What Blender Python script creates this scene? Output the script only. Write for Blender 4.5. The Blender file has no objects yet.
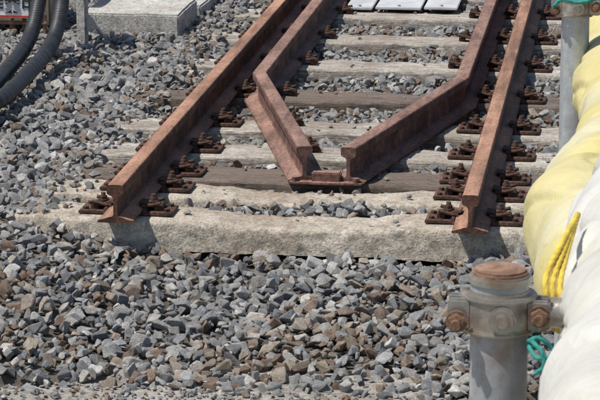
import bpy, bmesh, math, random
import numpy as np
from mathutils import Vector, Matrix, Euler, noise
random.seed(7); rng=np.random.default_rng(11)
scene=bpy.context.scene
col=scene.collection
V=Vector

# ---------------------------------------------------------------- materials
def new_mat(name):
    m=bpy.data.materials.new(name); m.use_nodes=True
    nt=m.node_tree; b=nt.nodes['Principled BSDF']
    return m,nt,b
def N(nt,t,**kw):
    n=nt.nodes.new(t)
    for k,v in kw.items(): setattr(n,k,v)
    return n
def noise_tex(nt,scale,detail=5,rough=.6,coord='Object',dist=0,vec_scale=None):
    tc=N(nt,'ShaderNodeTexCoord')
    t=N(nt,'ShaderNodeTexNoise'); t.inputs['Scale'].default_value=scale
    t.inputs['Detail'].default_value=detail; t.inputs['Roughness'].default_value=rough
    t.inputs['Distortion'].default_value=dist
    if vec_scale:
        mp=N(nt,'ShaderNodeMapping'); mp.inputs['Scale'].default_value=vec_scale
        nt.links.new(tc.outputs[coord],mp.inputs['Vector']); nt.links.new(mp.outputs[0],t.inputs['Vector'])
    else: nt.links.new(tc.outputs[coord],t.inputs['Vector'])
    return t
def ramp(nt,src,stops):
    r=N(nt,'ShaderNodeValToRGB'); e=r.color_ramp.elements
    while len(e)<len(stops): e.new(.5)
    for el,(p,c) in zip(e,stops):
        el.position=p; el.color=(c[0],c[1],c[2],1) if not isinstance(c,(int,float)) else (c,c,c,1)
    nt.links.new(src,r.inputs['Fac']); return r
def mix(nt,fac,a,b,mode='MIX'):
    m=N(nt,'ShaderNodeMix'); m.data_type='RGBA'; m.blend_type=mode
    for s,i in ((fac,0),(a,6),(b,7)):
        if isinstance(s,(int,float)): m.inputs[i].default_value=s
        elif isinstance(s,tuple): m.inputs[i].default_value=(*s,1)
        else: nt.links.new(s,m.inputs[i])
    return m.outputs[2]
def bump(nt,b,src,strength,dist,prev=None):
    bp=N(nt,'ShaderNodeBump'); bp.inputs['Strength'].default_value=strength
    bp.inputs['Distance'].default_value=dist
    nt.links.new(src,bp.inputs['Height'])
    if prev: nt.links.new(prev.outputs[0],bp.inputs['Normal'])
    nt.links.new(bp.outputs[0],b.inputs['Normal']); return bp

def rust_mat(name,dark,mid,light,rough=.8,top=None,dust=.35):
    m,nt,b=new_mat(name)
    n1=noise_tex(nt,11,6,.7); n2=noise_tex(nt,85,4,.75); n3=noise_tex(nt,2.6,4,.6,dist=.6)
    r=ramp(nt,n1.outputs['Fac'],[(.32,dark),(.5,mid),(.68,light)])
    c=r.outputs[0]
    if top:  # upward faces lighter than sides: sunlight and side shade put into rust colour
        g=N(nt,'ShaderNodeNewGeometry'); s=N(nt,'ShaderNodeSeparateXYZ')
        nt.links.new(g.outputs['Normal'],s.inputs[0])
        lit_top=ramp(nt,s.outputs['Z'],[(.80,0.),(.97,.85)])
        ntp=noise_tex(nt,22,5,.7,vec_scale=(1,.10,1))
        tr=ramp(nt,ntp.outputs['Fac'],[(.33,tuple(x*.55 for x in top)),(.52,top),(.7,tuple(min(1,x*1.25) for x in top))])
        c=mix(nt,lit_top.outputs[0],c,tr.outputs[0])
    r2=ramp(nt,n2.outputs['Fac'],[(.32,.5),(.5,1.),(.68,1.4)])
    c=mix(nt,1.0,c,r2.outputs[0],'MULTIPLY')
    r3=ramp(nt,n3.outputs['Fac'],[(.35,.62),(.65,1.2)])
    c=mix(nt,1.0,c,r3.outputs[0],'MULTIPLY')
    n4=noise_tex(nt,34,5,.8)
    r4=ramp(nt,n4.outputs['Fac'],[(.56,0.),(.70,dust)])
    c=mix(nt,r4.outputs[0],c,(.36,.29,.23))
    nt.links.new(c,b.inputs['Base Color'])
    b.inputs['Roughness'].default_value=rough; b.inputs['Specular IOR Level'].default_value=.25
    bp=bump(nt,b,n2.outputs['Fac'],.6,.003); bump(nt,b,n1.outputs['Fac'],.4,.006,bp)
    return m
M_rail=rust_mat('rail_rust_lit_top',(.04,.021,.016),(.10,.050,.034),(.19,.098,.065),.78,top=(.38,.215,.145),dust=.25)  # rust with shade painted into the sides and a sunlit head top
M_guard=rust_mat('guard_rust_lit_top',(.065,.035,.030),(.14,.075,.060),(.24,.14,.11),.85,top=(.27,.165,.13))
M_fast=rust_mat('fastener_rust',(.03,.018,.014),(.085,.048,.036),(.18,.105,.075),.9)
M_cap=rust_mat('cap_rust',(.14,.085,.055),(.25,.145,.095),(.36,.235,.165),.7)

def concrete_mat(name,a,b_,stain,scale=6,stain_amt=.6):
    m,nt,b=new_mat(name)
    n1=noise_tex(nt,scale,6,.7); n2=noise_tex(nt,90,4,.8); n3=noise_tex(nt,3.1,5,.65,dist=.4)
    v=N(nt,'ShaderNodeTexVoronoi'); v.inputs['Scale'].default_value=120
    tc=N(nt,'ShaderNodeTexCoord'); nt.links.new(tc.outputs['Object'],v.inputs['Vector'])
    r=ramp(nt,n1.outputs['Fac'],[(.3,a),(.7,b_)])
    r3=ramp(nt,n3.outputs['Fac'],[(.45,0.),(.68,stain_amt)])
    c=mix(nt,r3.outputs[0],r.outputs[0],stain)
    r2=ramp(nt,n2.outputs['Fac'],[(.32,.5),(.5,1.),(.7,1.3)])
    c=mix(nt,1.0,c,r2.outputs[0],'MULTIPLY')
    n6=noise_tex(nt,26,5,.8); r6=ramp(nt,n6.outputs['Fac'],[(.38,.66),(.52,1.05)])
    c=mix(nt,1.0,c,r6.outputs[0],'MULTIPLY')
    nt.links.new(c,b.inputs['Base Color']); b.inputs['Roughness'].default_value=.93
    bp=bump(nt,b,n2.outputs['Fac'],.9,.007); bp=bump(nt,b,v.outputs['Distance'],.35,.003,bp)
    bump(nt,b,n6.outputs['Fac'],.5,.010,bp)
    return m
M_pc=concrete_mat('sleeper_concrete',(.40,.355,.285),(.62,.57,.485),(.27,.19,.13),7,.75)
M_kerb=concrete_mat('kerb_concrete',(.46,.44,.40),(.62,.60,.56),(.30,.24,.18),5,.45)
M_pave=concrete_mat('pavement_concrete',(.31,.29,.26),(.45,.43,.395),(.24,.195,.15),4,.5)

def wood_mat(name,dark,light):
    m,nt,b=new_mat(name)
    n1=noise_tex(nt,14,6,.7,vec_scale=(.14,1,1)); n2=noise_tex(nt,60,4,.75,vec_scale=(.12,1.6,1.6)); n3=noise_tex(nt,3.2,5,.7)
    n5=noise_tex(nt,70,4,.8)
    r=ramp(nt,n1.outputs['Fac'],[(.3,dark),(.7,light)])
    r2=ramp(nt,n2.outputs['Fac'],[(.35,.35),(.47,.95),(.7,1.2)])
    c=mix(nt,1.0,r.outputs[0],r2.outputs[0],'MULTIPLY')
    r5=ramp(nt,n5.outputs['Fac'],[(.35,.6),(.65,1.25)])
    c=mix(nt,1.0,c,r5.outputs[0],'MULTIPLY')
    r3=ramp(nt,n3.outputs['Fac'],[(.44,0.),(.70,.65)])
    c=mix(nt,r3.outputs[0],c,(.18,.13,.10))
    nt.links.new(c,b.inputs['Base Color']); b.inputs['Roughness'].default_value=.92
    bp=bump(nt,b,n2.outputs['Fac'],.9,.008); bump(nt,b,n1.outputs['Fac'],.5,.01,bp)
    return m
M_wood=wood_mat('sleeper_wood_grey',(.30,.27,.23),(.52,.48,.42))
M_wood2=wood_mat('sleeper_wood_pale',(.34,.31,.265),(.57,.53,.47))
M_woodd=wood_mat('sleeper_wood_dark',(.095,.073,.06),(.21,.17,.14))

def stone_mat():
    m,nt,b=new_mat('ballast_stone')
    at=N(nt,'ShaderNodeAttribute'); at.attribute_type='INSTANCER'; at.attribute_name='tint'
    n1=noise_tex(nt,1.5,3,.7); n2=noise_tex(nt,9,3,.75)
    r1=ramp(nt,n1.outputs['Fac'],[(.3,.68),(.7,1.25)]); r2=ramp(nt,n2.outputs['Fac'],[(.3,.72),(.7,1.22)])
    c=mix(nt,1.0,at.outputs['Color'],r1.outputs[0],'MULTIPLY')
    c=mix(nt,1.0,c,r2.outputs[0],'MULTIPLY')
    nt.links.new(c,b.inputs['Base Color']); b.inputs['Roughness'].default_value=.8
    bump(nt,b,n2.outputs['Fac'],.6,.3)
    return m
M_stone=stone_mat()
def soil_mat(name,a,b_,sc=40):
    m,nt,b=new_mat(name)
    n1=noise_tex(nt,sc,6,.75); n2=noise_tex(nt,3,4,.6)
    r=ramp(nt,n1.outputs['Fac'],[(.3,a),(.7,b_)]); r2=ramp(nt,n2.outputs['Fac'],[(.3,.75),(.7,1.2)])
    c=mix(nt,1.0,r.outputs[0],r2.outputs[0],'MULTIPLY')
    nt.links.new(c,b.inputs['Base Color']); b.inputs['Roughness'].default_value=.95
    bump(nt,b,n1.outputs['Fac'],1,.02)
    return m
M_fines=soil_mat('ballast_fines',(.09,.078,.06),(.22,.19,.155),60)
M_ground=soil_mat('ground_dirt',(.17,.15,.12),(.3,.27,.23),25)

def simple(name,colr,rough=.5,metal=0,nscale=20,var=.25,bstr=.15):
    m,nt,b=new_mat(name)
    n1=noise_tex(nt,nscale,5,.65)
    r=ramp(nt,n1.outputs['Fac'],[(.3,tuple(x*(1-var) for x in colr)),(.7,tuple(min(1,x*(1+var)) for x in colr))])
    nt.links.new(r.outputs[0],b.inputs['Base Color']); b.inputs['Roughness'].default_value=rough
    b.inputs['Metallic'].default_value=metal
    bump(nt,b,n1.outputs['Fac'],bstr,.003); return m
def galv_mat(name='galvanised_steel',lo=(.27,.285,.295),hi=(.47,.48,.48),rustpos=.56,metal=.3,rg=.45):
    m,nt,b=new_mat(name)
    n1=noise_tex(nt,45,6,.8); n2=noise_tex(nt,14,6,.75); n3=noise_tex(nt,20,4,.6,vec_scale=(1,1,.12))
    r=ramp(nt,n1.outputs['Fac'],[(.3,lo),(.7,hi)])
    r3=ramp(nt,n3.outputs['Fac'],[(.35,.72),(.65,1.12)])
    c=mix(nt,1.0,r.outputs[0],r3.outputs[0],'MULTIPLY')
    r2=ramp(nt,n2.outputs['Fac'],[(rustpos,0.),(rustpos+.12,.75)])
    c=mix(nt,r2.outputs[0],c,(.27,.19,.13))
    nt.links.new(c,b.inputs['Base Color']); b.inputs['Roughness'].default_value=rg; b.inputs['Metallic'].default_value=metal
    bump(nt,b,n1.outputs['Fac'],.35,.002); return m
M_galv=galv_mat(lo=(.29,.31,.325),hi=(.48,.50,.51))
M_clamp=galv_mat('clamp_zinc_plate',(.30,.29,.265),(.52,.50,.46),.50,.6,.36)
M_hose=simple('hose_black_rubber',(.024,.026,.030),.5,0,30,.4)
M_white=simple('sign_white_paint',(.72,.72,.70),.5,0,15,.08)
M_red=simple('red_paint',(.5,.05,.04),.6)
M_black=simple('black_paint',(.02,.02,.02),.6)
M_cab=simple('cabinet_brown_paint',(.24,.19,.14),.6,0,12,.3)
M_plate=simple('cover_plate_grey',(.46,.47,.48),.65,.0,9,.2)
M_ropeY=simple('rope_yellow',(.62,.45,.06),.8,0,60,.35,.6)
M_ropeG=simple('rope_teal',(.03,.24,.21),.85,0,60,.4,.6)
M_orange=simple('orange_paint',(.6,.18,.04),.6)
def foam_mat(name,c1,c2,pos):
    m,nt,b=new_mat(name)
    n1=noise_tex(nt,4,3,.5,dist=.3); n2=noise_tex(nt,120,3,.6); n3=noise_tex(nt,7,5,.7); n4=noise_tex(nt,38,5,.75)
    r=ramp(nt,n1.outputs['Fac'],[(pos-.12,c1),(pos+.12,c2)])
    r2=ramp(nt,n3.outputs['Fac'],[(.3,.82),(.6,1.02)])
    c=mix(nt,1.0,r.outputs[0],r2.outputs[0],'MULTIPLY')
    r4=ramp(nt,n4.outputs['Fac'],[(.58,0.),(.74,.45)])
    c=mix(nt,r4.outputs[0],c,(.42,.37,.27))
    nt.links.new(c,b.inputs['Base Color']); b.inputs['Roughness'].default_value=.6; b.inputs['Specular IOR Level'].default_value=.35
    bp=bump(nt,b,n2.outputs['Fac'],.45,.002); bump(nt,b,n3.outputs['Fac'],.45,.014,bp)
    return m
M_foamY=foam_mat('foam_yellow',(.56,.49,.21),(.58,.54,.37),.54)
M_foamW=foam_mat('foam_white',(.55,.54,.48),(.58,.575,.54),.5)

# ---------------------------------------------------------------- mesh helpers
def obj_from_bm(name,bm,mat,parent=None,smooth=None):
    bmesh.ops.recalc_face_normals(bm,faces=bm.faces)
    me=bpy.data.meshes.new(name); bm.to_mesh(me); bm.free()
    for mm in (mat if isinstance(mat,list) else [mat]): me.materials.append(mm)
    if smooth is not None:
        for p in me.polygons: p.use_smooth=True
        me.set_sharp_from_angle(angle=math.radians(smooth))
    o=bpy.data.objects.new(name,me); col.objects.link(o)
    if parent: o.parent=parent
    return o
def empty(name):
    e=bpy.data.objects.new(name,None); e.empty_display_size=.1; col.objects.link(e); return e
def add_box(bm,c,s,rot=None,bev=0):
    r=bmesh.ops.create_cube(bm,size=1.0)
    M=Matrix.Translation(c)@(rot.to_matrix().to_4x4() if rot else Matrix())@Matrix.Diagonal((*s,1))
    bmesh.ops.transform(bm,matrix=M,verts=r['verts'])
    if bev:
        es=list({e for v in r['verts'] for e in v.link_edges})
        bmesh.ops.bevel(bm,geom=es,offset=bev,segments=2,affect='EDGES')
def add_cyl(bm,c,r1,h,axis='Z',seg=24,r2=None,rot=None,bev=0):
    r=bmesh.ops.create_cone(bm,cap_ends=True,segments=seg,radius1=r1,radius2=r1 if r2 is None else r2,depth=h)
    R={'Z':Euler((0,0,0)),'X':Euler((0,math.pi/2,0)),'Y':Euler((math.pi/2,0,0))}[axis]
    if rot: R=rot
    bmesh.ops.transform(bm,matrix=Matrix.Translation(c)@R.to_matrix().to_4x4(),verts=r['verts'])
    if bev:
        es=[e for e in {e for v in r['verts'] for e in v.link_edges} if len(e.link_faces)==2 and any(len(f.verts)>4 for f in e.link_faces)]
        bmesh.ops.bevel(bm,geom=es,offset=bev,segments=2,affect='EDGES')
def catmull(pts,n):
    out=[]; P=[pts[0]]+list(pts)+[pts[-1]]
    for i in range(1,len(P)-2):
        a,b,c,d=[np.array(P[i+k],float) for k in (-1,0,1,2)]
        for k in range(n):
            t=k/n; out.append(.5*((2*b)+(-a+c)*t+(2*a-5*b+4*c-d)*t*t+(-a+3*b-3*c+d)*t**3))
    out.append(np.array(pts[-1],float)); return out
def tube(name,pts,n,seg,mat,parent=None,rfun=None,disp=None,smooth=60,flat=1):
    """pts rows: x,y,z,r"""
    P=catmull(pts,n); bm=bmesh.new(); rings=[]; L=0
    up=V((0,0,1))
    for i,p in enumerate(P):
        a=P[max(0,i-1)][:3]; b=P[min(len(P)-1,i+1)][:3]; T=V(b-a).normalized()
        if i: L+=float(np.linalg.norm(p[:3]-P[i-1][:3]))
        if i==0:
            s=T.cross(up)
            if s.length<.1: s=T.cross(V((0,1,0)))
            s.normalize()
        else: s=(s-T*s.dot(T)).normalized()
        q=s.cross(T); ring=[]
        for k in range(seg):
            a_=2*math.pi*k/seg; d=s*math.cos(a_)+q*math.sin(a_)*flat
            r=p[3]*(rfun(L,a_) if rfun else 1)
            co=V(p[:3])+d*r
            if disp: co+=d*disp(co,L,a_)
            ring.append(bm.verts.new(co))
        rings.append(ring)
    for A,B in zip(rings,rings[1:]):
        for k in range(seg): bm.faces.new((A[k],A[(k+1)%seg],B[(k+1)%seg],B[k]))
    bm.faces.new(rings[0]); bm.faces.new(rings[-1])
    return obj_from_bm(name,bm,mat,parent,smooth)

# ---------------------------------------------------------------- rails
HR=.125
def arc(cx,cy,r,a0,a1,n): return [(cx+r*math.cos(math.radians(a0+(a1-a0)*i/n)),cy+r*math.sin(math.radians(a0+(a1-a0)*i/n))) for i in range(n+1)]
half=[(0.0,-HR),(.054,-HR)]+arc(.054,-HR+.0045,.004,-60,70,3)+[(.038,-HR+.0125),(.020,-HR+.019)]+arc(.0155,-HR+.0285,.0092,-80,-170,4)+[(.0065,-.060)]+[(.007,-.046),(.011,-.038),(.0245,-.0325),(.0265,-.030),(.0275,-.012)]+arc(.0205,-.008,.007,0,80,4)+[(.011,-.0002),(0,0)]
prof=half+[(-x,z) for x,z in reversed(half[1:-1])]
def rail(name,path,mat):
    bm=bmesh.new(); rings=[]; pts=[]
    for a,b in zip(path,path[1:]):
        n=max(2,int((V(b)-V(a)).length/.5))
        pts+= [V(a).lerp(V(b),i/n) for i in range(n)]
    pts.append(V(path[-1]))
    for i,p in enumerate(pts):
        d0=(p-pts[i-1]).normalized() if i else (pts[1]-p).normalized()
        d1=(pts[i+1]-p).normalized() if i<len(pts)-1 else d0
        n0=V((d0.y,-d0.x,0)); n1=V((d1.y,-d1.x,0)); m=(n0+n1).normalized(); k=1/max(.4,m.dot(n0))
        rings.append([bm.verts.new(p+m*(x*k)+V((0,0,z))) for x,z in prof])
    L=len(prof)
    for A,B in zip(rings,rings[1:]):
        for k in range(L): bm.faces.new((A[k],A[(k+1)%L],B[(k+1)%L],B[k]))
    bm.faces.new(rings[0]); bm.faces.new(rings[-1])
    return obj_from_bm(name,bm,mat,None,35)
GX=.566
rail('steel_rail',[(-GX,0,0),(-GX,14,0)],M_rail)
rail('steel_rail.001',[(GX,0,0),(GX,14,0)],M_rail)
rail('guard_rail',[(-.045,.69,-.006),(-.40,2.07,-.006),(-.40,14,-.006)],M_guard)
rail('guard_rail.001',[(.105,.69,-.006),(.40,2.07,-.006),(.40,14,-.006)],M_guard)
bm=bmesh.new()
add_box(bm,V((.03,.70,-.112)),(.10,.05,.036),bev=.004)
add_box(bm,V((.03,.71,-.1285)),(.25,.11,.008),bev=.002)
for x in (-.075,.135):
    add_cyl(bm,V((x+ (0.0),.672,-.116)),.012,.014,seg=6)
obj_from_bm('guard_rail_end_block',bm,M_guard,None,35)

# ---------------------------------------------------------------- fasteners
def fastener_mesh(plate=True,sides=(-1,1)):
    bm=bmesh.new()
    if plate:
        add_box(bm,V((0,0,-HR-.0065)),(.31,.125,.010),bev=.002)
        for s in (-1,1): add_box(bm,V((s*.064,0,-HR+.002)),(.012,.125,.014),bev=.002)
    for s in sides:
        add_box(bm,V((s*.068,0,-HR+.017)),(.058,.058,.008),Euler((0,s*math.radians(12),0)),bev=.002)
        add_box(bm,V((s*.105,0,-HR+.005)),(.026,.070,.020),bev=.003)
        for yy in (-.036,.036):
            add_cyl(bm,V((s*.082,yy,-HR+.018)),.006,.064,rot=Euler((0,math.radians(90-12*s),0)),seg=10)
        add_cyl(bm,V((s*.084,0,-HR+.024)),.018,.004,seg=18)
        add_cyl(bm,V((s*.084,0,-HR+.031)),.0135,.012,seg=6,bev=.0012)
        add_cyl(bm,V((s*.084,0,-HR+.041)),.008,.014,seg=12,bev=.001)
        if plate:
            add_cyl(bm,V((s*.135,-.036,-HR+.003)),.010,.010,seg=6); add_cyl(bm,V((s*.135,.036,-HR+.003)),.010,.010,seg=6)
    bmesh.ops.recalc_face_normals(bm,faces=bm.faces)
    me=bpy.data.meshes.new('rail_fastener'); bm.to_mesh(me); bm.free(); me.materials.append(M_fast); return me
F_full=fastener_mesh(True)
F_l=fastener_mesh(False,(1,)); F_r=fastener_mesh(False,(-1,))

# ---------------------------------------------------------------- sleepers
ZS=-.137
def sleeper(name,y,kind,hl,seed,tilt=0.0,dz=0.0,bot_=None):
    bm=bmesh.new(); rings=[]; n=170 if y<1.2 else 90
    pc=kind=='pc'; W=.235 if pc else .222
    for i in range(n+1):
        x=-hl+2*hl*i/n
        if pc:
            w_=math.exp(-((abs(x)-.566)/.30)**4) if abs(x)<.566 else 1
            w_=max(0,min(1,w_)); top=ZS-.022*(1-w_); hw=(W/2)*(1-.15*(1-w_)); bot=-.40; slope=.012
            if bot_: bot=bot_+ .006*noise.noise(V((x*7,1,1)))+.004*noise.noise(V((x*31,1,1)))
        else: top=ZS+dz; hw=W/2; bot=-.33; slope=0
        prof_=[]
        bv=.012 if pc else .008
        nz=9
        for k in range(nz): prof_.append((-hw-slope*(1-k/(nz-1)),bot+(top-bv-bot)*k/(nz-1)))
        prof_.append((-hw+bv*.4,top-bv*.3))
        for k in range(9): prof_.append(((-hw+bv)+(2*hw-2*bv)*k/8,top))
        prof_.append((hw-bv*.4,top-bv*.3))
        for k in range(nz): prof_.append((hw+slope*(k/(nz-1)),top-bv+(bot-top+bv)*k/(nz-1)))
        ring=[]
        for (yy,zz) in prof_:
            p=V((x+seed*3.1,yy,zz)); near=abs(abs(x)-.566)<.18
            if pc: d=noise.noise(p*14)*.004+noise.noise(p*45)*.0032
            else: d=noise.noise(V((p.x*4,p.y*30,p.z*30)))*.005+noise.noise(V((p.x*12,p.y*60,p.z*60)))*.004
            edge=max(0,1-abs(abs(yy)-hw)/.03)
            dzz=d*(.2 if near and zz>top-.005 else 1)-edge*abs(noise.noise(p*11))*.014*(zz>top-.03)
            dy=(noise.noise(p*9+V((5,5,5)))*.006+noise.noise(p*30)*.005)*(1 if abs(yy)>hw-.02 else 0)
            ring.append(bm.verts.new((x,yy+dy,zz+dzz-(.002 if near else 0))))
        rings.append(ring)
    L=len(rings[0])
    for A,B in zip(rings,rings[1:]):
        for k in range(L): bm.faces.new((A[k],A[(k+1)%L],B[(k+1)%L],B[k]))
    bm.faces.new(rings[0]); bm.faces.new(list(reversed(rings[-1])))
    m={'pc':M_pc,'wood':M_wood,'pale':M_wood2,'dark':M_woodd}[kind]
    o=obj_from_bm(name,bm,m,None,40); o.location=(0,y,0); o.rotation_euler=(0,0,tilt)
    return o
SL=[(.225,'pc',.93),(.565,'pc',.90),(.815,'dark',.90),(1.20,'pale',.95),(1.66,'wood',.93),(2.27,'dark',.95),(2.98,'pale',.92),(3.66,'wood',.95),
    (4.35,'pale',.93),(5.0,'wood',.95),(5.65,'wood',.93),(6.3,'dark',.95),(6.95,'wood',.95),(7.6,'wood',.95)]
sleepers=[]
for i,(y,k,hl) in enumerate(SL):
    nm='concrete_sleeper' if k=='pc' else 'wooden_sleeper'
    tl=0 if i==0 else random.uniform(-.012,.012)
    o=sleeper(nm,y,k,hl,i,tl,0,-.242 if i==0 else None); sleepers.append((y,hl,o))
    for sx in (-GX,GX):
        f=bpy.data.objects.new('rail_fastener',F_full); f.location=(sx,random.uniform(-.012,.012),0); f.rotation_euler=(0,0,random.uniform(-.03,.03)); f.parent=o; col.objects.link(f)
    if y>2.0:
        for sx,me in ((-.40,F_l),(.40,F_r)):
            f=bpy.data.objects.new('guard_rail_clip',me); f.location=(sx,random.uniform(-.02,.02),-.006); f.parent=o; col.objects.link(f)
for (par,yy) in ((sleepers[3][2],1.20),(sleepers[4][2],1.66)):
    t=(yy-.69)/(2.07-.69)
    for x0,x1 in ((-.045,-.40),(.105,.40)):
        x=x0+(x1-x0)*t; ang=-math.atan2(x1-x0,1.38)
        me=F_l if x<0 else F_r
        f=bpy.data.objects.new('guard_rail_clip',me); f.location=(x,0,-.006); f.rotation_euler=(0,0,ang); f.parent=par; col.objects.link(f)

# ---------------------------------------------------------------- ballast surface
def ss(a,b,x):
    t=max(0,min(1,(x-a)/(b-a))); return t*t*(3-2*t)
def H(x,y):
    n=noise.noise(V((x*2.2,y*2.2,3)))*.018+noise.noise(V((x*6,y*6,9)))*.008
    inside=-.170
    left=ss(-.76,-1.02,x); h=inside*(1-left)+(-.126)*left
    h+=.012*ss(.8,.95,x)
    fr=ss(.24,.16,y)
    if x<-.93: fr=ss(.14,.0,y)
    base=-.249+.052*ss(.45,.75,x)
    lf=ss(-.30,-.90,x); base=base*(1-lf)+(-.155)*lf
    base-= .060*ss(.1,-1.2,y)+ .025*lf*ss(0,-1.0,y)
    h=h*(1-fr)+base*fr
    h+=n*(1 if not -.0<y<.2 else .6)
    edge=-1.13+.06*noise.noise(V((x*1.8,2,5)))-.28*ss(-.7,-1.3,x)
    h-= .25*ss(-3.0,-3.5,x)+ .25*ss(7.6,8.2,y) + .10*ss(edge+.03,edge-.12,y)
    return h
X0,X1,Y0,Y1=-3.5,.96,-1.75,8.2
bm=bmesh.new(); nx,ny=110,260
g=[[bm.verts.new((X0+(X1-X0)*i/nx,Y0+(Y1-Y0)*j/ny,H(X0+(X1-X0)*i/nx,Y0+(Y1-Y0)*j/ny)-.022)) for i in range(nx+1)] for j in range(ny+1)]
for j in range(ny):
    for i in range(nx): bm.faces.new((g[j][i],g[j][i+1],g[j+1][i+1],g[j+1][i]))
obj_from_bm('ballast_bed',bm,M_fines,None,180)

tc=bpy.data.collections.new('stone_shapes')
NT=20
for t in range(NT):
    bm=bmesh.new(); pts=[]
    k=random.randint(9,15)
    sc=(1,random.uniform(.6,.95),random.uniform(.4,.75))
    for _ in range(k):
        v=V((random.gauss(0,1),random.gauss(0,1),random.gauss(0,1))).normalized()*random.uniform(.78,1.18)
        bm.verts.new((v.x*sc[0],v.y*sc[1],v.z*sc[2]))
    bmesh.ops.convex_hull(bm,input=bm.verts)
    bmesh.ops.delete(bm,geom=[v for v in bm.verts if not v.link_faces],context='VERTS')
    bmesh.ops.dissolve_limit(bm,angle_limit=math.radians(14),verts=bm.verts,edges=bm.edges)
    bmesh.ops.bevel(bm,geom=list(bm.edges),offset=.06,segments=1,affect='EDGES',profile=.6)
    bmesh.ops.triangulate(bm,faces=[f for f in bm.faces if len(f.verts)>4])
    bmesh.ops.recalc_face_normals(bm,faces=bm.faces)
    me=bpy.data.meshes.new('stone_shape'); bm.to_mesh(me); bm.free(); me.materials.append(M_stone)
    o=bpy.data.objects.new('stone_shape_%02d'%t,me); tc.objects.link(o)

P=[];R=[];S=[];T=[];ID=[]
GREY=[(.41,.405,.395),(.36,.365,.365),(.51,.50,.47),(.30,.31,.32),(.47,.45,.41),(.40,.385,.36),(.44,.44,.435),(.26,.265,.27)]
BRN=[(.37,.30,.23),(.31,.225,.165),(.45,.385,.31),(.27,.185,.135),(.41,.34,.27),(.35,.265,.20)]
def on_sleeper(x,y,m=.010):
    for i,(sy,hl,o) in enumerate(sleepers):
        if abs(x)>=hl: continue
        d=y-sy
        if i==0:
            if -.142<d<.114+(m-.045 if abs(x)<.36 else m): return True
        elif i==1 and abs(x)<.36:
            if abs(d)<.114+m-.045: return True
        elif abs(d)<.114+m: return True
    return False
def put(x,y,z,s,brown,flat=.6):
    rr=random.random()
    if rr<.05: c=(.66,.64,.60)
    elif random.random()<brown: c=random.choice(BRN)
    else: c=random.choice(GREY)
    k=random.uniform(.66,1.25)
    P.append((x,y,z)); R.append((random.gauss(0,flat),random.gauss(0,flat),random.uniform(0,6.28)))
    S.append((s,)*3); T.append((c[0]*k,c[1]*k,c[2]*k,1)); ID.append(random.randrange(NT))
def brownness(x,y):
    n=noise.noise(V((x*1.7+4,y*1.7,1)))+.5*noise.noise(V((x*5,y*5,7)))
    if y<.15: b=.24+.70*n
    elif x<-.85: b=.12+.25*n
    else: b=.18+.4*n
    d=abs(abs(x)-.566)
    if d<.2 and y>-.15: b+=.25
    return max(.05,min(.8,b))
y=-1.5
while y<7.8:
    cell=.0275
    x=-3.3
    while x<.95:
        vis= (y<5.4 and x> -1.40-.13*(y+1))
        if random.random()<(.93 if vis else .30):
            xx=x+random.uniform(-.5,.5)*cell; yy=y+random.uniform(-.5,.5)*cell
            if not on_sleeper(xx,yy):
                s=random.choice((.012,.015,.018,.021,.024,.028,.034))*random.uniform(.85,1.15)
                if yy>.1 and abs(xx)<.9: s*=.85
                h=H(xx,yy)
                if h>-.335:
                    z=h+random.uniform(-.018,.008)+ (s-.02)*.2
                    if .3<yy<.5 and abs(xx)<.4: z+=.012
                    if abs(abs(xx)-.566)<.07 and yy>-.05: z=min(z,-.165)
                    put(xx,yy,z,s,brownness(xx,yy))
        x+=cell
    y+=cell
for _ in range(1000):
    x=random.uniform(-2.3,.93); y=random.uniform(-1.15,5.8)
    if on_sleeper(x,y,.03) or abs(abs(x)-.566)<.09 and y>-.06: continue
    put(x,y,H(x,y)+.012,random.uniform(.024,.040)*(1 if y<.1 or x<-.9 else .75),brownness(x,y),.45)
for _ in range(900):
    sy,hl,o=random.choice(sleepers[:10]); x=random.uniform(-hl,hl)
    if abs(abs(x)-.566)<.17 or (abs(x)<.45 and random.random()<.35): continue
    if random.random()>.35+.6*ss(.6,.9,abs(x)): continue
    s=random.uniform(.003,.015); put(x,sy+random.uniform(-.095,.10),ZS+s*.35-(.022 if sy<.6 and abs(x)<.3 else 0),s,.35,.3)
for _ in range(1500):
    x=random.uniform(-.98,-.76); y=random.uniform(.12,5.6)
    if random.random()<ss(-.74,-.95,x):
        s=random.uniform(.012,.028); put(x,y,-.137+s*.3,s,.2,.5)
for _ in range(2600):
    x=random.uniform(-2.4,.9); y=-1.12-abs(random.gauss(0,.22)); s=random.uniform(.003,.010)*(2.0 if random.random()<.10 else 1)
    put(x,y,-.314+s*.3,s,.35,.3)
me=bpy.data.meshes.new('track_ballast'); me.from_pydata(P,[],[])
for nm,ty,arr,key in (('rot','FLOAT_VECTOR',R,'vector'),('scl','FLOAT_VECTOR',S,'vector'),('tint','FLOAT_COLOR',T,'color')):
    a=me.attributes.new(nm,ty,'POINT'); a.data.foreach_set(key,np.array(arr,dtype=np.float32).ravel())
a=me.attributes.new('idx','INT','POINT'); a.data.foreach_set('value',np.array(ID,dtype=np.int32))
bal=bpy.data.objects.new('track_ballast',me); col.objects.link(bal)
ng=bpy.data.node_groups.new('scatter_stones','GeometryNodeTree')
ng.interface.new_socket('Geometry',in_out='INPUT',socket_type='NodeSocketGeometry')
ng.interface.new_socket('Geometry',in_out='OUTPUT',socket_type='NodeSocketGeometry')
gi=ng.nodes.new('NodeGroupInput'); go=ng.nodes.new('NodeGroupOutput')
iop=ng.nodes.new('GeometryNodeInstanceOnPoints'); ci=ng.nodes.new('GeometryNodeCollectionInfo')
ci.inputs['Collection'].default_value=tc; ci.inputs['Separate Children'].default_value=True; ci.inputs['Reset Children'].default_value=True
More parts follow.
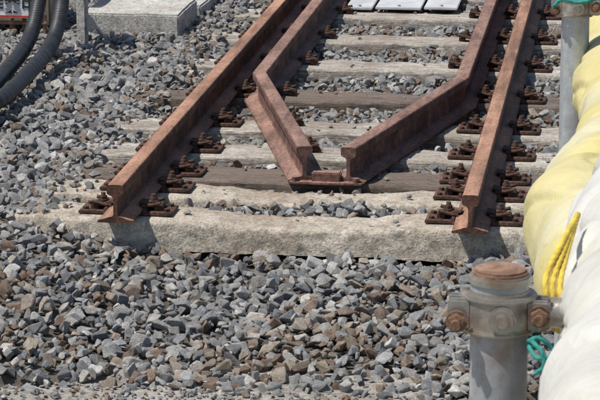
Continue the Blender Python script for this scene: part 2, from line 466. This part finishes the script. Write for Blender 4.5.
def na(n,t):
    q=ng.nodes.new('GeometryNodeInputNamedAttribute'); q.data_type=t; q.inputs['Name'].default_value=n; return q.outputs['Attribute']
e2r=ng.nodes.new('FunctionNodeEulerToRotation')
ng.links.new(na('rot','FLOAT_VECTOR'),e2r.inputs[0])
ng.links.new(gi.outputs[0],iop.inputs['Points']); ng.links.new(ci.outputs[0],iop.inputs['Instance'])
iop.inputs['Pick Instance'].default_value=True
ng.links.new(na('idx','INT'),iop.inputs['Instance Index']); ng.links.new(e2r.outputs[0],iop.inputs['Rotation'])
ng.links.new(na('scl','FLOAT_VECTOR'),iop.inputs['Scale']); ng.links.new(iop.outputs[0],go.inputs[0])
md=bal.modifiers.new('stones','NODES'); md.node_group=ng

# ---------------------------------------------------------------- ground, pavement, kerb
def sheet(name,x0,x1,y0,y1,z,mat,n=1):
    bm=bmesh.new(); bmesh.ops.create_grid(bm,x_segments=n,y_segments=n,size=.5)
    bmesh.ops.transform(bm,matrix=Matrix.Translation(((x0+x1)/2,(y0+y1)/2,z))@Matrix.Diagonal((x1-x0,y1-y0,1,1)),verts=bm.verts)
    return obj_from_bm(name,bm,mat)
sheet('ground',-400,400,-400,400,-.345,M_ground)
sheet('pavement',-6,.94,-10,-.9,-.316,M_pave)
bm=bmesh.new(); add_box(bm,V((1.10,-1,-.22)),(.26,18,.22),bev=.012); obj_from_bm('concrete_kerb',bm,M_kerb,None,40)

def rough_block(name,c,s,mat,parent=None,amp=.006):
    bm=bmesh.new(); add_box(bm,V((0,0,0)),s,bev=.008)
    bmesh.ops.subdivide_edges(bm,edges=bm.edges,cuts=5,use_grid_fill=True)
    for v in bm.verts: v.co+=V((noise.noise(v.co*9),noise.noise(v.co*9+V((3,3,3))),noise.noise(v.co*9+V((7,7,7)))))*amp
    bmesh.ops.translate(bm,vec=V(c),verts=bm.verts)
    return obj_from_bm(name,bm,mat,parent,40)
rough_block('concrete_platform_edge',(-1.205,3.78,-.145),(.45,.50,.24),M_kerb)
rough_block('concrete_platform_edge.001',(-1.17,4.68,-.19),(.40,1.2,.24),M_kerb)
rough_block('concrete_marker_post',(-1.375,3.30,.03),(.045,.055,.55),M_kerb,None,.002)

# ---------------------------------------------------------------- cover plates between guard rails
cp=empty('walkway_cover_plates')
for i,(x0,x1) in enumerate(((-.32,-.19),(-.175,.045),(.06,.22))):
    bm=bmesh.new(); add_box(bm,V(((x0+x1)/2,4.75,-.118+.004*i)),(x1-x0,.72,.012),bev=.003)
    for yy in (4.43,5.05): add_cyl(bm,V(((x0+x1)/2,yy,-.108+.004*i)),.010,.010,seg=6)
    obj_from_bm('plate_%d'%(i+1),bm,M_plate,cp,40)

# ---------------------------------------------------------------- hoses
hp=[(-1.47,.9,-.06,.031),(-1.456,1.178,-.055,.031),(-1.345,1.525,-.055,.031),(-1.350,2.124,-.05,.031),(-1.372,2.648,-.021,.031),(-1.382,2.876,.07,.031),(-1.397,3.01,.201,.031),(-1.42,3.06,.41,.031),(-1.50,3.15,.62,.031),(-1.7,3.3,.72,.031)]
def corr(L,a): return 1+.06*math.sin(L*2*math.pi/.016)
tube('corrugated_hose',hp,60,20,M_hose,rfun=corr,smooth=80)
tube('corrugated_hose.001',[(x-.100+.015*math.sin(i),y+.06,z+.004,r) for i,(x,y,z,r) in enumerate(hp)],60,20,M_hose,rfun=corr,smooth=80)

# ---------------------------------------------------------------- equipment cabinet with sign
cab=empty('trackside_equipment_cabinet')
bm=bmesh.new(); add_box(bm,V((-1.85,3.80,.15)),(.52,.40,.50),bev=.008); add_box(bm,V((-1.85,3.80,.415)),(.56,.44,.025),bev=.006)
for i in range(6): add_box(bm,V((-1.73,3.595,.11+.022*i)),(.20,.012,.010),bev=.002)
obj_from_bm('body',bm,M_cab,cab,40)
bm=bmesh.new()
for i,x in enumerate((-1.60,-1.645,-1.70,-1.76,-1.83)): add_cyl(bm,V((x,3.53+.01*i,-.10)),.010,.12,seg=14)
add_box(bm,V((-1.72,3.53,-.075)),(.27,.03,.014),bev=.004)
obj_from_bm('conduits',bm,M_cap,cab,40)
bm=bmesh.new(); add_box(bm,V((-1.75,3.515,.010)),(.27,.008,.125),bev=.002); obj_from_bm('sign_plate',bm,M_white,cab,40)
bm=bmesh.new(); add_box(bm,V((-1.75,3.510,-.045)),(.25,.003,.010)); obj_from_bm('sign_stripe',bm,M_red,cab)
cu=bpy.data.curves.new('lettering','FONT'); cu.body='作業中'; cu.size=.080; cu.extrude=.001; cu.offset=.0012
t=bpy.data.objects.new('lettering',cu); t.location=(-1.865,3.509,-.022); t.rotation_euler=(math.pi/2,0,0); t.data.materials.append(M_black); col.objects.link(t); t.parent=cab
bm=bmesh.new(); add_box(bm,V((-1.30,4.55,-.035)),(.10,.07,.06),bev=.006); add_cyl(bm,V((-1.30,4.55,.005)),.02,.04); obj_from_bm('orange_junction_box',bm,M_orange,None,40)

# ---------------------------------------------------------------- scaffold posts with clamps
def clamp(bm,c,r,h=.034):
    x,y,z=c
    add_cyl(bm,V(c),r+.0045,h,seg=40,bev=.002)
    for dz in (-h/2+.003,h/2-.003): add_cyl(bm,V((x,y,z+dz)),r+.0070,.0045,seg=40,bev=.0015)
    for s in (-1,1):
        for dy in (-.009,.008):
            add_box(bm,V((x+s*(r+.008),y+dy-.004,z)),(.020,.007,h*.78),bev=.002)
    add_cyl(bm,V((x-r-.004,y+.004,z)),.0052,h*1.15,seg=14)
    add_cyl(bm,V((x+.004,y-r-.006,z)),.0115,.008,'Y',20,bev=.002)
    add_cyl(bm,V((x+.004,y-r-.011,z)),.0060,.005,'Y',16,bev=.001)
def bolt(bm,c,L=.044):
    c=V(c); v=V((0,1,0))
    add_cyl(bm,c,.0042,L,'Y',12); add_cyl(bm,c-v*L*.28,.0076,.008,'Y',6,bev=.001); add_cyl(bm,c-v*L*.16,.0092,.0025,'Y',18)
def post(name,x,y,top,clamps,cap):
    e=empty(name)
    bm=bmesh.new(); add_cyl(bm,V((x,y,(top-.345)/2)),.0243,top+.345,seg=48,bev=.001); obj_from_bm('tube',bm,M_galv,e,40)
    if cap:
        bm=bmesh.new(); add_cyl(bm,V((x,y,top+.002)),.0235,.007,seg=48,bev=.002)
        obj_from_bm('cap',bm,M_cap,e,40)
        bm=bmesh.new(); add_cyl(bm,V((x,y,top-.003)),.0262,.009,seg=48,bev=.002); add_cyl(bm,V((x,y,top-.013)),.0252,.005,seg=48,bev=.001); obj_from_bm('collar',bm,M_clamp,e,40)
    bm=bmesh.new(); bb=bmesh.new()
    for z in clamps:
        clamp(bm,(x,y,z),.0243)
        bolt(bb,(x-.034,y-.016,z-.004)); bolt(bb,(x+.034,y-.018,z+.003))
        add_cyl(bm,V((x+.052,y+.014,z-.004)),.013,.05,'X',20,bev=.002)
    obj_from_bm('clamp',bm,M_clamp,e,35); obj_from_bm('bolts',bb,M_cap,e,35)
    return e
p1=post('scaffold_post',.947,-5.806,1.286,[1.255],True)
p2=post('scaffold_post.001',.9525,-3.41,1.30,[1.137],True)
post('scaffold_post.002',.96,-1.05,1.20,[1.05],True)

def lump(amp,seed):
    def f(co,L,a):
        p=co+V((seed,seed,seed))
        return noise.noise(p*7)*amp+noise.noise(p*15)*amp*.35-max(0,.12-abs(noise.noise(V((p.x*8,p.y*6,p.z*8)))))*.060
    return f
def creases(rings,depth=.16,w=.012):
    def f(L,a):
        k=1
        for c in rings: k-=depth*math.exp(-((L-c-.02*math.sin(a*2+c*9)-.008*math.sin(a*5))/w)**2)
        return k
    return f
Yp=[(1.045,-1.2,1.06,.06),(1.04,-2.2,1.06,.068),(1.036,-2.90,1.052,.074),(1.018,-3.43,1.011,.070),(1.035,-3.80,1.018,.062),(1.038,-3.943,1.021,.063),(1.018,-4.356,1.042,.076),(1.008,-4.664,1.055,.083),(1.023,-4.968,1.066,.074),(1.046,-5.176,1.061,.055)]
Wp=[(1.085,-4.86,1.19,.045),(1.080,-5.032,1.208,.062),(1.068,-5.345,1.210,.078),(1.073,-5.652,1.226,.074),(1.070,-5.906,1.247,.074),(1.068,-6.11,1.262,.076),(1.066,-6.364,1.28,.076),(1.06,-7.2,1.30,.075)]
tube('foam_pipe_padding',Yp,60,110,M_foamY,rfun=creases([.9,1.9,2.62,3.35],.10,.03),disp=lump(.012,2),smooth=180)
tube('foam_pipe_padding.001',Wp,80,110,M_foamW,rfun=creases([.36,.98],.06,.02),disp=lump(.012,5),smooth=180)
tube('handrail_pipe',[(1.045,1.5,1.06,.0243),(1.04,-1.2,1.06,.0243),(1.02,-3.4,1.02,.0243),(1.02,-4.9,1.09,.0243)],12,24,M_galv)
def rope(name,pts,r,mat,ph=0): 
    return tube(name,[(x,y,z,r) for x,y,z in pts],40,18,mat,rfun=lambda L,a:1+.20*abs(math.sin(1.5*a+L*math.pi/(r*4)+ph)),smooth=180)
yr=empty('yellow_rope')
for k in range(3):
    o=rope('strand_%d'%(k+1),[(1.006,-5.60,1.290),(.992+.003*k,-5.70,1.282-.004*k),(.983+.006*k,-5.74,1.266-.003*k),(.986+.006*k,-5.75,1.243-.004*k),(.991+.004*k,-5.745,1.224),(1.02,-5.70,1.205)],.0024,M_ropeY,k); o.parent=yr
tr=empty('teal_rope')
cx,cy=.947,-5.806
for k in range(2):
    loop=[(cx+.033*math.cos(a),cy+.033*math.sin(a),1.234-.005*k+.004*math.sin(a)) for a in [math.radians(d) for d in range(-35,120,25)]]
    o=rope('loop_%d'%(k+1),loop,.0016,M_ropeG); o.parent=tr
for k,pts in enumerate(([(.972,-5.830,1.236),(.982,-5.842,1.243),(.992,-5.84,1.234),(.996,-5.84,1.222),(.990,-5.84,1.214)],[(.972,-5.83,1.234),(.980,-5.842,1.226),(.992,-5.84,1.228),(1.006,-5.83,1.238)],[(.975,-5.84,1.240),(.984,-5.846,1.232),(.986,-5.846,1.220),(.979,-5.84,1.212)])):
    o=rope('tail_%d'%(k+1),pts,.0017,M_ropeG); o.parent=tr
o=rope('upper_tie',[(.915,-3.44,1.14),(.93,-3.45,1.155),(.955,-3.45,1.15),(.985,-3.44,1.155),(1.0,-3.42,1.165)],.003,M_ropeG); o.parent=tr

# ---------------------------------------------------------------- light
d=V((-.45,-.24,1.0)).normalized()   # towards the sun
el=math.asin(d.z); az=math.atan2(d.x,d.y)
w=bpy.data.worlds.new('World'); scene.world=w; w.use_nodes=True
nt=w.node_tree; sky=nt.nodes.new('ShaderNodeTexSky'); sky.sky_type='NISHITA'; sky.sun_disc=False
sky.sun_elevation=el; sky.sun_rotation=az
bg=nt.nodes['Background']; bg.inputs['Strength'].default_value=.10; nt.links.new(sky.outputs[0],bg.inputs['Color'])
sl=bpy.data.lights.new('sun','SUN'); sl.energy=5.0; sl.angle=math.radians(.5); sl.color=(1,.95,.88)
so=bpy.data.objects.new('sun',sl); so.rotation_euler=d.to_track_quat('Z','Y').to_euler(); so.location=(0,0,10); col.objects.link(so)

# ---------------------------------------------------------------- camera
cam=bpy.data.cameras.new('camera'); cam.sensor_width=36; cam.lens=36*2590/600; cam.clip_end=1000; cam.clip_start=.05
cam.dof.use_dof=True; cam.dof.focus_distance=8.3; cam.dof.aperture_fstop=90
co=bpy.data.objects.new('camera',cam); co.location=(1.049,-7.891,1.839)
co.rotation_euler=(math.radians(90-13.23),0,math.radians(7.37)); col.objects.link(co); scene.camera=co
scene.view_settings.view_transform='Standard'; scene.view_settings.look='None'; scene.view_settings.exposure=0
